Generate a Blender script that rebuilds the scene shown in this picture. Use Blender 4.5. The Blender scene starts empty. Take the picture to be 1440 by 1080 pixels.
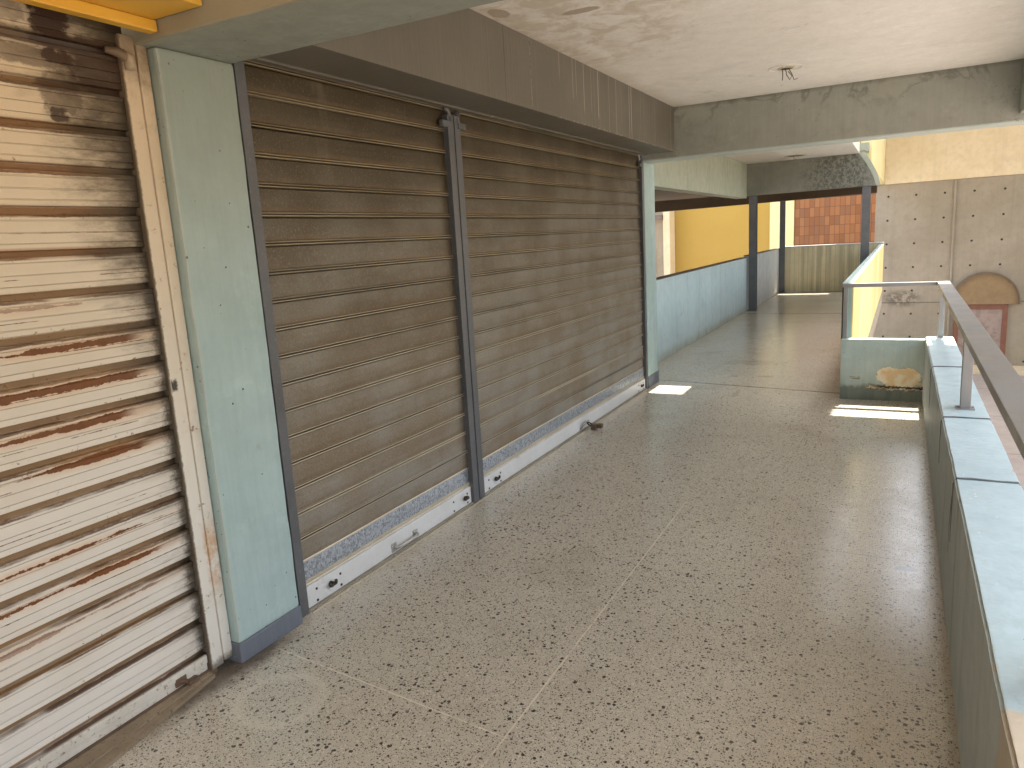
import bpy, bmesh, math, random
from mathutils import Vector, Matrix, noise as mnoise
random.seed(7)
S = bpy.context.scene

# ------------------------------------------------------------------ camera
YAW, PITCH, ROLL, FPX, CAM_H = -0.4929, -0.1918, -0.0586, 1030.0, 1.52
fw = Vector((math.sin(YAW)*math.cos(PITCH), math.cos(YAW)*math.cos(PITCH), math.sin(PITCH)))
rt = Vector((math.cos(YAW), -math.sin(YAW), 0.0)); up = rt.cross(fw)
r2 = rt*math.cos(ROLL)+up*math.sin(ROLL); u2 = -rt*math.sin(ROLL)+up*math.cos(ROLL)
cam = bpy.data.cameras.new("camera"); camo = bpy.data.objects.new("camera", cam)
S.collection.objects.link(camo); S.camera = camo
M = Matrix((r2, u2, -fw)).transposed().to_4x4(); M.translation = Vector((0, 0, CAM_H)); camo.matrix_world = M
cam.sensor_width = 36; cam.lens = 36*FPX/1440; cam.clip_start = .03; cam.clip_end = 500

# ------------------------------------------------------------------ light
SUN_DX, SUN_DY = 0.07, 0.46        # how far the sunlight runs (towards -x, -y) for every metre it drops
to_sun = Vector((SUN_DX, SUN_DY, 1)).normalized()
w = bpy.data.worlds.new("World"); S.world = w; w.use_nodes = True
nt = w.node_tree; bg = nt.nodes["Background"]
sky = nt.nodes.new("ShaderNodeTexSky"); sky.sky_type = 'NISHITA'; sky.sun_disc = False
sky.sun_elevation = math.asin(to_sun.z); sky.sun_rotation = math.atan2(to_sun.x, to_sun.y)
sky.dust_density = 4.0; sky.air_density = 1.2
hs = nt.nodes.new("ShaderNodeHueSaturation"); hs.inputs['Saturation'].default_value = 0.42
nt.links.new(sky.outputs[0], hs.inputs['Color']); nt.links.new(hs.outputs[0], bg.inputs[0])
bg.inputs[1].default_value = 0.15
sl = bpy.data.lights.new("sun", 'SUN'); sl.energy = 4.0; sl.angle = math.radians(.5); sl.color = (1.0, .93, .80)
so = bpy.data.objects.new("sun", sl); S.collection.objects.link(so)
so.rotation_euler = to_sun.to_track_quat('Z', 'Y').to_euler(); so.location = (3, 9, 12)
S.view_settings.view_transform = 'Standard'; S.view_settings.look = 'None'
S.view_settings.exposure = 2.2; S.view_settings.gamma = 1
S.render.engine = 'CYCLES'; S.cycles.max_bounces = 10; S.cycles.diffuse_bounces = 7

# ------------------------------------------------------------------ node expressions
class Mat:
    def __init__(s, name):
        s.m = bpy.data.materials.new(name); s.m.use_nodes = True; s.t = s.m.node_tree
        s.b = s.t.nodes['Principled BSDF']
        g = s.t.nodes.new('ShaderNodeNewGeometry'); sp = s.t.nodes.new('ShaderNodeSeparateXYZ')
        s.t.links.new(g.outputs['Position'], sp.inputs[0]); s.P = g.outputs['Position']
        s.x, s.y, s.z = (E(s, sp.outputs[i]) for i in range(3))
    def setin(s, inp, v):
        if isinstance(v, E): v = v.o
        if isinstance(v, bpy.types.NodeSocket): s.t.links.new(v, inp)
        elif isinstance(v, (tuple, list)):
            inp.default_value = tuple(v)+(1,) if inp.type == 'RGBA' and len(v) == 3 else tuple(v)
        else: inp.default_value = v
    def math(s, op, *a, clamp=False):
        n = s.t.nodes.new('ShaderNodeMath'); n.operation = op; n.use_clamp = clamp
        for i, v in enumerate(a): s.setin(n.inputs[i], v)
        return E(s, n.outputs[0])
    def vec(s, x, y, z):
        n = s.t.nodes.new('ShaderNodeCombineXYZ')
        for i, v in enumerate((x, y, z)): s.setin(n.inputs[i], v)
        return n.outputs[0]
    def noise(s, scale, det=4, rough=.55, v=None, sc=(1, 1, 1), off=0, color=False, dist=0):
        if v is None: v = s.vec(s.x*sc[0]+off, s.y*sc[1]+off*1.7, s.z*sc[2]-off)
        n = s.t.nodes.new('ShaderNodeTexNoise'); s.t.links.new(v, n.inputs['Vector'])
        n.inputs['Scale'].default_value = scale; n.inputs['Detail'].default_value = det
        n.inputs['Roughness'].default_value = rough; n.inputs['Distortion'].default_value = dist
        return n.outputs['Color'] if color else E(s, n.outputs[0])
    def voro(s, scale, v=None, sc=(1, 1, 1), off=0, rnd=1, feat='F1'):
        if v is None: v = s.vec(s.x*sc[0]+off, s.y*sc[1]+off*1.3, s.z*sc[2]+off)
        n = s.t.nodes.new('ShaderNodeTexVoronoi'); n.feature = feat; s.t.links.new(v, n.inputs['Vector'])
        n.inputs['Scale'].default_value = scale; n.inputs['Randomness'].default_value = rnd
        c = s.t.nodes.new('ShaderNodeSeparateColor'); s.t.links.new(n.outputs['Color'], c.inputs[0])
        return E(s, n.outputs['Distance']), E(s, c.outputs[0]), E(s, c.outputs[1]), E(s, c.outputs[2])
    def ss(s, v, a, b, lo=0., hi=1.):
        n = s.t.nodes.new('ShaderNodeMapRange'); n.interpolation_type = 'SMOOTHSTEP'
        for i, q in enumerate((v, a, b, lo, hi)): s.setin(n.inputs[i], q)
        return E(s, n.outputs[0])
    def mixf(s, f, a, b): return f*(b-a)+a
    def box(s, v, a, b, e=.02):   # 1 between a and b
        return s.ss(v, a-e, a+e)*s.ss(v, b-e, b+e, 1, 0)
    def mix(s, f, a, b, mode='MIX'):
        n = s.t.nodes.new('ShaderNodeMix'); n.data_type = 'RGBA'; n.blend_type = mode; n.clamp_factor = True
        s.setin(n.inputs[0], f); s.setin(n.inputs[6], a); s.setin(n.inputs[7], b)
        return n.outputs[2]
    def bump(s, h, dist=.01, st=1.0):
        n = s.t.nodes.new('ShaderNodeBump'); s.setin(n.inputs['Height'], h)
        n.inputs['Distance'].default_value = dist; n.inputs['Strength'].default_value = st
        s.t.links.new(n.outputs[0], s.b.inputs['Normal'])
    def out(s, col, rough=.7, metal=0., spec=.5, coat=0.):
        s.setin(s.b.inputs['Base Color'], col); s.setin(s.b.inputs['Roughness'], rough)
        s.setin(s.b.inputs['Metallic'], metal); s.setin(s.b.inputs['Specular IOR Level'], spec)
        s.setin(s.b.inputs['Coat Weight'], coat)
        return s.m
class E:
    def __init__(s, m, o): s.m, s.o = m, o
    def __add__(s, a): return s.m.math('ADD', s, a)
    __radd__ = __add__
    def __sub__(s, a): return s.m.math('SUBTRACT', s, a)
    def __rsub__(s, a): return s.m.math('SUBTRACT', a, s)
    def __mul__(s, a): return s.m.math('MULTIPLY', s, a)
    __rmul__ = __mul__
    def __truediv__(s, a): return s.m.math('DIVIDE', s, a)
    def mod(s, a): return s.m.math('FLOORED_MODULO', s, a)
    def floor(s): return s.m.math('FLOOR', s)
    def abs(s): return s.m.math('ABSOLUTE', s)
    def min(s, a): return s.m.math('MINIMUM', s, a)
    def max(s, a): return s.m.math('MAXIMUM', s, a)
    def gt(s, a): return s.m.math('GREATER_THAN', s, a)
    def lt(s, a): return s.m.math('LESS_THAN', s, a)

# ------------------------------------------------------------------ materials
def paint(name, col, col2, rough=.6, pit=.5, streak=.35, dirt=(.16, .14, .11), extra=None, bump=.004, spec=.4):
    m = Mat(name)
    n1 = m.noise(1.3, 5, .6); n2 = m.noise(9, 5, .65, off=3)
    c = m.mix(m.ss(n1, .35, .65), col, col2)
    c = m.mix(m.ss(n2, .35, .75)*.35, c, tuple(k*.80 for k in col))
    if streak:
        st = m.noise(6, 4, .6, sc=(1, 1, .06), off=5)
        c = m.mix(m.ss(st, .5, .78)*streak, c, dirt)
    br = m.noise(42, 3, .6, sc=(1, 1, .07), off=1)
    c = m.mix(m.ss(br, .40, .65)*.16, c, tuple(k*.72 for k in col))
    sf = m.noise(3.2, 7, .75, off=14, dist=.3); c = m.mix(m.ss(sf, .58, .66)*.22, c, tuple(min(1, k*1.22+.03) for k in col2))
    sg = m.noise(2.6, 7, .78, off=21, dist=.3); c = m.mix(m.ss(sg, .58, .70)*.30, c, dirt)
    h = m.noise(35, 4, .6)*.5+m.noise(4, 3)*.8+br*.4
    if pit:
        d, r, g, b_ = m.voro(17, off=2)
        p = m.ss(d-g*.05, .01, .05, 1, 0)*r.lt(.20*pit)
        d2, r2_, _, _ = m.voro(48, off=7)
        p = p.max(m.ss(d2, .09, .17, 1, 0)*r2_.lt(.09*pit))
        c = m.mix(p*.85, c, (.035, .035, .03)); h = h-p*1.2
    if extra: c, h = extra(m, c, h)
    m.bump(h, bump)
    return m.out(c, m.ss(n2, .3, .7, rough-.08, rough+.1), 0, spec)

TEAL, TEAL2 = (.35, .465, .455), (.395, .51, .50)
def x_pillar(m, c, h):
    hi = m.ss(m.z+m.noise(3, 3)*.3, 1.2, 2.5)  # upper shaft painted greener and darker for the dimmer light up there
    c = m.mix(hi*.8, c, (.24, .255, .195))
    sm = m.ss(m.noise(2.2, 3, off=9), .55, .75)*m.box(m.z, .55, .95, .2)
    c = m.mix(sm*.35, c, (.22, .34, .36))
    e = m.ss(m.x+m.noise(30, 3)*.02, -2.175, -2.16)*m.ss(m.y, 1.736, 1.748, 1, 0)
    c = m.mix(e*.5, c, (.5, .5, .42))
    return c, h
m_pillar = paint('teal_paint', (.375, .495, .49), (.42, .54, .535), extra=x_pillar, streak=.22, pit=1.7)
m_teal = paint('teal_wall_paint', TEAL, TEAL2, streak=.28, pit=.8)
def x_blue(m, c, h):
    foot = m.ss(m.z+m.noise(7, 4)*.10, .06, .20, 1, 0)
    c = m.mix(foot*.6, c, (.33, .31, .22))
    v = m.ss(m.noise(5, 2, sc=(1, 1, .02), off=4), .5, .62)
    c = m.mix(v*.25, c, (.55, .70, .72))
    return c, h
m_blue = paint('sky_blue_wall_paint', (.50, .625, .64), (.56, .68, .69), extra=x_blue, streak=.25, pit=1.0)
def x_low(m, c, h):
    n = m.noise(9, 6, .62, dist=.6); n3 = m.noise(26, 5, .7, off=4)
    dx = (m.x-.02)/.205; dz = (m.z-.20)/.10
    d = dx*dx+dz*dz
    pm = m.ss(d+(n-.5)*3.2, .88, .93, 1, 0)
    band = m.box(m.z+(n3-.5)*.10, .10, .125, .008)*m.ss(n, .42, .47)*m.ss(m.x, -.27, -.22)
    small = m.box(m.z+(n3-.5)*.05, .185, .20, .006)*m.box(m.x, -.36, -.29, .01)
    low = m.ss(m.z+(n3-.5)*.07, .10, .14, 1, 0)
    c = m.mix(low*.75, c, (.13, .14, .11))
    drip = m.ss(m.noise(14, 4, sc=(1, 1, .12)), .5, .6)*m.ss(m.z, .05, .24, 1, 0)
    c = m.mix(drip*.5, c, (.12, .16, .14))
    f = pm.max(band).max(small)
    edge = m.ss(d+(n-.5)*3.2, .80, 1.04, 1, 0)-pm
    inner = m.mix(m.ss(m.noise(11, 4, off=2), .42, .6), (.80, .72, .55), (.74, .54, .30))
    c = m.mix(edge*.5, c, (.10, .11, .09)); c = m.mix(f, c, inner)
    crack = m.ss((m.z-.118+(n3-.5)*.06).abs(), .004, .012, 1, 0)*m.ss(m.x, -.22, -.1)
    c = m.mix(crack, c, (.06, .045, .03))
    return c, h-f*3.0
m_low = paint('peeling_teal_paint', (.42, .505, .475), (.46, .55, .52), extra=x_low, streak=.35, pit=.3, bump=.006)
def x_par(m, c, h):
    n = m.noise(5, 4)
    bare = m.ss(m.y+(n-.5)*.12, 1.50, 1.53, 1, 0)
    c = m.mix(bare, c, m.mix(n, (.60, .47, .32), (.62, .58, .48)))
    inner = m.ss(m.x, .203, .212, 1, 0)
    c = m.mix(inner*.50, c, (.30, .285, .235))
    st = m.ss(m.noise(5, 5, .6, sc=(1, 1, .05), off=8), .52, .7)*inner
    c = m.mix(st*.5, c, (.14, .13, .10))
    foot = m.ss(m.z+m.noise(13, 4)*.05, .02, .06, 1, 0)
    c = m.mix(foot*.8, c, (.50, .45, .34))
    d, r, g, b_ = m.voro(30, sc=(1.6, 1, 1), off=1)
    fl = m.ss(d, .10, .2, 1, 0)*r.lt(.35)*m.ss(m.noise(3.2, 3, off=6), .54, .60)*m.ss(m.x, .22, .24)
    c = m.mix(fl, c, (.78, .80, .78))
    chip = m.ss(m.noise(16, 5, .7), .60, .63)*m.ss((m.x-.2).abs().min((m.x-.4).abs()), .004, .012, 1, 0)*m.ss(m.z, .5, .56)
    c = m.mix(chip, c, (.40, .36, .28))
    sm = m.box(m.y, 1.62, 1.82, .09)*m.ss(m.x, .30, .37)
    c = m.mix(sm*.35*n, c, (.25, .16, .10))
    return c, h
m_parapet = paint('parapet_paint', (.47, .60, .64), (.52, .66, .70), extra=x_par, streak=.08, pit=.25, rough=.5)
def x_yel(m, c, h):
    inner = m.ss(m.x, -.375, -.365)
    y = m.mix(m.ss(m.noise(1.1, 3, sc=(1, 1, .25)), .4, .6), (.70, .54, .22), (.74, .62, .34))
    return m.mix(inner, c, y), h
m_par2 = paint('parapet_two_tone_paint', TEAL, TEAL2, extra=x_yel, streak=.15, pit=.3)
def x_beam(m, c, h):
    n = m.noise(2.1, 6, .62, dist=.8); n2 = m.noise(7, 5, .7, off=3)
    top = m.ss(m.z, 2.38, 2.64)
    peel = m.ss(n+top*.12, .60, .66)
    c = m.mix(peel*.35, c, (.34, .34, .26))
    edge = m.ss((n+top*.12-.60).abs(), .0, .035, 1, 0)
    c = m.mix(edge*.55*top, c, (.10, .10, .075))
    dk = m.ss(n2, .50, .72)*m.ss(n, .38, .55)
    c = m.mix(dk*.35, c, (.15, .155, .125))
    up_ = m.ss(m.z+(n2-.5)*.05, 2.60, 2.635)
    c = m.mix(up_*.45, c, (.12, .115, .09))
    und = m.ss(m.z, 2.196, 2.206, 1, 0)
    c = m.mix(und*.7, c, (.50, .58, .55))
    crack = m.ss((n-.47).abs(), .0, .006, 1, 0)*m.ss(m.noise(.9, 2, off=5), .5, .56)
    c = m.mix(crack*.6, c, (.10, .10, .08))
    return c, h+peel*-.6
m_beam = paint('weathered_green_grey_paint', (.285, .29, .25), (.325, .33, .285), extra=x_beam, streak=.3, pit=.2)
def x_beam3(m, c, h):
    n = m.noise(3, 6, .7); n2 = m.noise(16, 5, .7, off=2)
    mo = m.ss(n2*.6+m.noise(45, 4, .7, off=5)*.4, .44, .56)*m.box(m.x+(n-.5)*1.2, -1.45, -.55, .25)
    c = m.mix(mo*.75, c, (.05, .05, .035))
    return m.mix(m.ss(n, .5, .7)*.3, c, (.15, .15, .12)), h
m_beam3 = paint('mouldy_green_grey_paint', (.20, .205, .17), (.235, .235, .195), extra=x_beam3, streak=.3, pit=.2)
m_lintel = paint('pale_green_paint', (.35, .385, .31), (.40, .43, .35), streak=.35, pit=.5)
def x_near(m, c, h):
    n = m.noise(4, 5)
    f = m.ss(m.y+(n-.5)*.012, 1.692, 1.698, 1, 0)
    c = m.mix(f, c, m.mix(n, (.25, .215, .135), (.34, .295, .205)))
    e = m.box(m.y+(n-.5)*.03, 1.69, 1.735, .008)
    return m.mix(e*.35, c, (.30, .30, .22)), h
m_near = paint('grey_green_beam_paint', (.275, .295, .25), (.31, .33, .285), extra=x_near, streak=.15, pit=.5)
def x_ceil(m, c, h):
    n = m.noise(1.5, 6, .62, dist=.7); n2 = m.noise(6, 6, .65, off=4, dist=.4)
    dx = (m.x+1.70)/.75; dy = (m.y-3.75)/1.3; r = dx*dx+dy*dy
    a = m.ss(r+(n-.5)*1.6, .2, 1.2, 1, 0)
    c = m.mix(a*m.ss(n2, .40, .62)*.55, c, (.44, .34, .20))
    fl = m.ss(n2, .56, .60)*a
    c = m.mix(fl*.55, c, (.62, .57, .47))
    for (cx, cy, rx, ry) in ((-1.50, 3.72, .11, .04), (-1.83, 3.50, .05, .10)):
        q = ((m.x-cx)/rx)*((m.x-cx)/rx)+((m.y-cy)/ry)*((m.y-cy)/ry)
        c = m.mix(m.ss(q+(n2-.5)*3.5, .55, 1.0, 1, 0)*.7, c, (.27, .19, .10))
    c = m.mix(m.ss(m.x+(n-.5)*.35, -1.88, -1.72, 1, 0)*.35, c, (.45, .36, .24))
    c = m.mix(m.ss(n, .52, .72)*.25, c, (.50, .46, .40))
    return c, h
m_ceil = paint('off_white_ceiling_paint', (.80, .775, .705), (.84, .815, .75), extra=x_ceil, streak=0, pit=0, rough=.75, bump=.003)

def concrete(name, a, b, joints=None, board=0., rough=.85, ct=1.):
    m = Mat(name)
    n = m.noise(.9, 6, .6); n2 = m.noise(7, 5, .7, off=2)
    c = m.mix(m.ss(n, .35, .65), a, b)
    c = m.mix(m.ss(n2, .4, .75)*.3*ct, c, tuple(k*.7 for k in a))
    if board:
        bi = (m.x/board).floor(); fr = (m.x/board).mod(1.0)
        wn = m.t.nodes.new('ShaderNodeTexWhiteNoise'); wn.noise_dimensions = '1D'; m.t.links.new(bi.o, wn.inputs['W'])
        rv = E(m, wn.outputs[0])
        c = m.mix(rv*.45, c, tuple(k*.6 for k in a))
        c = m.mix(m.ss(fr, .0, .1, 1, 0)*.6, c, (.09, .08, .045))
        st = m.noise(8, 5, .6, sc=(1, 1, .05)); c = m.mix(m.ss(st, .48, .65)*.5, c, tuple(k*.5 for k in a))
    else:
        st = m.noise(5, 4, .6, sc=(1, 1, .04)); c = m.mix(m.ss(st, .5, .75)*.25*ct, c, tuple(k*.6 for k in a))
    h = n2
    if joints: c, h = joints(m, c, h)
    m.bump(h, .006)
    return m.out(c, rough)
def j_wall(m, c, h):
    hx = ((m.x+.41+.3475).mod(.695)-.3475); hz = ((m.z-2.153+.335).mod(.668)-.334)
    d = m.math('SQRT', hx*hx+hz*hz)
    c = m.mix(m.ss(d, .022, .036, 1, 0), c, (.02, .018, .015))
    c = m.mix(m.ss((m.z+.867).abs(), .008, .022, 1, 0)*.75, c, (.10, .09, .07))
    bx = ((m.x-.11).mod(.35)).min(.35-(m.x-.11).mod(.35))
    c = m.mix(m.ss(bx, .0, .010, 1, 0)*.22, c, (.2, .18, .14))
    n = m.noise(4, 6, .7, off=11)
    q = ((m.x-.02)/.55)*((m.x-.02)/.55)+((m.z+.75)/.28)*((m.z+.75)/.28)
    c = m.mix(m.ss(q+(n-.5)*3, .3, 1.2, 1, 0)*m.ss(n, .42, .55)*.7, c, (.07, .06, .045))
    return c, h
m_wall = concrete('tie_hole_concrete', (.30, .262, .20), (.345, .305, .24), j_wall)
m_board = concrete('board_marked_concrete', (.74, .65, .42), (.80, .71, .48), None, .095)
m_conc = concrete('plain_concrete', (.30, .27, .22), (.36, .33, .27))
m_soff = concrete('brown_soffit', (.05, .032, .016), (.065, .042, .022))
m_yard = concrete('yard_paving', (.36, .315, .29), (.41, .36, .335), lambda m, c, h: (m.mix(m.ss(((m.y+.8).mod(2.9)-1.45).abs(), .012, .03, 1, 0)*.6, c, (.14, .11, .10)), h))
m_cream = concrete('cream_beam_paint', (.66, .55, .36), (.72, .62, .44), lambda m, c, h: (m.mix(m.ss(m.noise(1.6, 5, .6, off=3), .60, .68)*.3, c, (.52, .43, .36)), h))
m_gold = concrete('golden_yellow_paint', (.43, .285, .062), (.445, .295, .068), None, 0, .85, .12)
m_paley = concrete('pale_and_sunlit_yellow_paint', (.80, .70, .36), (.82, .74, .42), None, 0, .85, .15)
m_whitew = paint('faded_white_paint', (.52, .54, .53), (.60, .61, .59), streak=.3, pit=.3)
m_bay = concrete('grey_cream_render', (.30, .25, .18), (.36, .31, .23))
m_bluet = paint('slate_blue_skirting_paint', (.135, .155, .19), (.17, .19, .225), pit=.3, streak=.1,
    extra=lambda m, c, h: (m.mix(m.ss(m.noise(18, 5, .7), .63, .66), c, (.42, .44, .42)), h))

def terrazzo():
    m = Mat('terrazzo')
    wob = m.noise(60, 2, .5, color=True)
    sub = m.t.nodes.new('ShaderNodeVectorMath'); sub.operation = 'MULTIPLY_ADD'
    m.t.links.new(wob, sub.inputs[0]); sub.inputs[1].default_value = (.012,)*3; m.t.links.new(m.P, sub.inputs[2])
    P = sub.outputs[0]
    n0 = m.noise(.8, 5, .6); n1 = m.noise(4.5, 5, .65, off=3); n2 = m.noise(260, 2, .5)
    c = m.mix(m.ss(n0, .35, .65), (.585, .545, .455), (.645, .605, .515))
    c = m.mix(m.ss(n1, .4, .7)*.12, c, (.50, .45, .355))
    c = m.mix(m.ss(n2, .35, .65)*.45, c, (.40, .365, .30))
    d, r, g, b_ = m.voro(190, v=P); c = m.mix(m.ss(d, .30, .42, 1, 0)*r.lt(.46)*.85, c, m.mix(g, (.10, .085, .065), (.27, .225, .165)))
    d, r, g, b_ = m.voro(120, v=P, off=3); c = m.mix(m.ss(d, .3, .42, 1, 0)*r.lt(.22)*.7, c, (.80, .76, .67))
    d, r, g, b_ = m.voro(112, v=P); c = m.mix(m.ss(d-g*.18, .18, .24, 1, 0)*r.lt(.50)*.95, c, m.mix(b_, (.035, .030, .024), (.13, .10, .07)))
    d, r, g, b_ = m.voro(60, v=P); c = m.mix(m.ss(d-g*g*.30, .13, .18, 1, 0)*r.lt(m.ss(n0, .3, .7, .34, .52))*.97, c, m.mix(b_, (.035, .032, .028), (.11, .085, .06)))
    # cast-in divider strips and joints
    sc_ = m.noise(13, 6, .7, off=7)
    wv = (m.noise(6, 2)-.5)*.004
    strip = m.ss((m.x+1.042+wv).abs(), .0022, .004, 1, 0)*m.box(m.y, -9, 3.9, .35)
    strip = strip.max(m.ss((m.y-1.87+(m.x+2.13)*.105+wv).abs(), .002, .0036, 1, 0)*m.box(m.x, -2.16, -1.05, .03))
    c = m.mix(strip*.8*m.ss(sc_, .36, .48, .35, 1.), c, (.80, .74, .60))
    j = m.ss((m.y-7.416+(m.x+2.234)*.175+wv).abs(), .009, .018, 1, 0)
    j = j.max(m.ss((m.y-13.62+wv*3).abs(), .02, .035, 1, 0))
    j = j.max(m.ss((m.y-3.54+wv*2).abs(), .0012, .003, 1, 0)*m.box(m.x, -.40, .2, .06)*.7)
    j = j.max(m.ss((m.y-2.42+m.x*.1+wv*2).abs(), .001, .003, 1, 0)*m.box(m.x, -.6, .2, .06)*.35)
    c = m.mix(j*.9, c, (.085, .07, .05))
    # scuffs and stains
    for (cx, cy, rx, ry, k) in ((-1.18, 7.8, .10, .06, .35), (-1.50, 7.75, .05, .06, .25), (-1.33, 6.9, .03, .20, .25), (.07, 3.45, .05, .03, .8), (-1.5, 8.6, .4, .2, .2)):
        q = ((m.x-cx)/rx)*((m.x-cx)/rx)+((m.y-cy)/ry)*((m.y-cy)/ry)
        c = m.mix(m.ss(q+(sc_-.5)*4, .4, 1.0, 1, 0)*k, c, (.09, .08, .065))
    c = m.mix(m.ss(m.noise(1.9, 6, .68, off=12, dist=.5), .52, .70)*.30, c, (.30, .26, .20))
    q = ((m.x+1.86)/.17)*((m.x+1.86)/.17)+((m.y-1.62)/.16)*((m.y-1.62)/.16)
    c = m.mix(m.box(q+(sc_-.5)*.5, .55, 1.0, .12)*.35, c, (.75, .70, .60))
    edge = m.ss(m.x+(sc_-.5)*.12, -2.15, -2.09, 1, 0)
    c = m.mix(edge*.4, c, (.52, .45, .34))
    soot = m.ss(m.x+(sc_-.5)*.14-m.ss(m.y, 1.2, 2.0)*.02, -2.17, -2.07, 1, 0)*m.ss(m.y, 1.85, 2.05, 1, 0)*m.ss(m.y, 1.1, 1.5)
    c = m.mix(soot*.85, c, (.07, .05, .035))
    e2 = m.ss(m.x+(sc_-.5)*.05, .165, .19); c = m.mix(e2*.5, c, (.24, .19, .13))
    rough = m.ss(n1, .3, .75, .19, .24)+m.ss(sc_, .4, .7)*.03
    m.bump(n1*.05+sc_*.03, .004)
    return m.out(c, rough, 0, .85)
m_floor = terrazzo()

def grey_curtain():
    m = Mat('dusty_galvanised_slats')
    P0, OFF = .1135, .196
    ph = (m.z-OFF).mod(P0)
    n = m.noise(2.2, 6, .62); st = m.noise(7, 5, .65, sc=(1, .12, 1), off=2); fine = m.noise(120, 3, .7)
    hi = m.ss(m.z, .3, 2.2)  # browner towards the top, and darkened there for the dim light near the head
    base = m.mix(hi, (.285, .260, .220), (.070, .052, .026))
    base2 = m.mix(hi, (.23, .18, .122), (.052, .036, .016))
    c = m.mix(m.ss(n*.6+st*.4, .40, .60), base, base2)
    c = m.mix(m.ss(ph, .016, .050, 1, 0)*m.ss(st, .30, .55)*.6, c, (.16, .095, .04))
    c = m.mix(m.ss(fine, .52, .70)*m.mixf(hi, .40, .22), c, (.36, .33, .27))
    c = m.mix(m.ss(fine, .46, .33)*.35, c, (.07, .055, .035))
    v = m.noise(3, 5, .7, sc=(1, 1, .18), off=6)
    c = m.mix(m.ss(v, .58, .74)*m.ss(m.z, 1.7, 2.15)*.35, c, (.36, .31, .22))
    # highlights on the ridges and shade in the grooves, painted into the colour
    rg = m.box(ph, .0015, .0065, .0015).max(m.box(ph, .0125, .0175, .0015))
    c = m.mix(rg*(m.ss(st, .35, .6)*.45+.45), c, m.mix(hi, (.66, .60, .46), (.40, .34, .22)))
    gr = m.box(ph, .0085, .0110, .001).max(m.ss(ph, .1115, .1133))
    c = m.mix(gr*.85, c, (.03, .022, .013))
    d, r, g, b_ = m.voro(7, off=3); c = m.mix(m.ss(d, .02, .045, 1, 0)*r.lt(.3)*.8, c, (.5, .48, .42))
    m.bump(m.noise(300, 2)*.25+n*.3, .0015)
    return m.out(c, m.ss(n, .3, .7, .42, .62), .25, .5)
m_grey = grey_curtain()
def galv():
    m = Mat('spangled_galvanised_steel')
    d, r, g, b_ = m.voro(105, sc=(1, 1, .8)); n = m.noise(130, 3, .7)
    c = m.mix(r, (.17, .20, .24), (.46, .50, .55)); c = m.mix(m.ss(n, .42, .6)*.7, c, (.58, .62, .66))
    c = m.mix(m.ss(m.noise(48, 5, .75, off=3), .5, .62)*.6, c, (.12, .14, .17))
    return m.out(c, .42, .45)
m_galv = galv()
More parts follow.
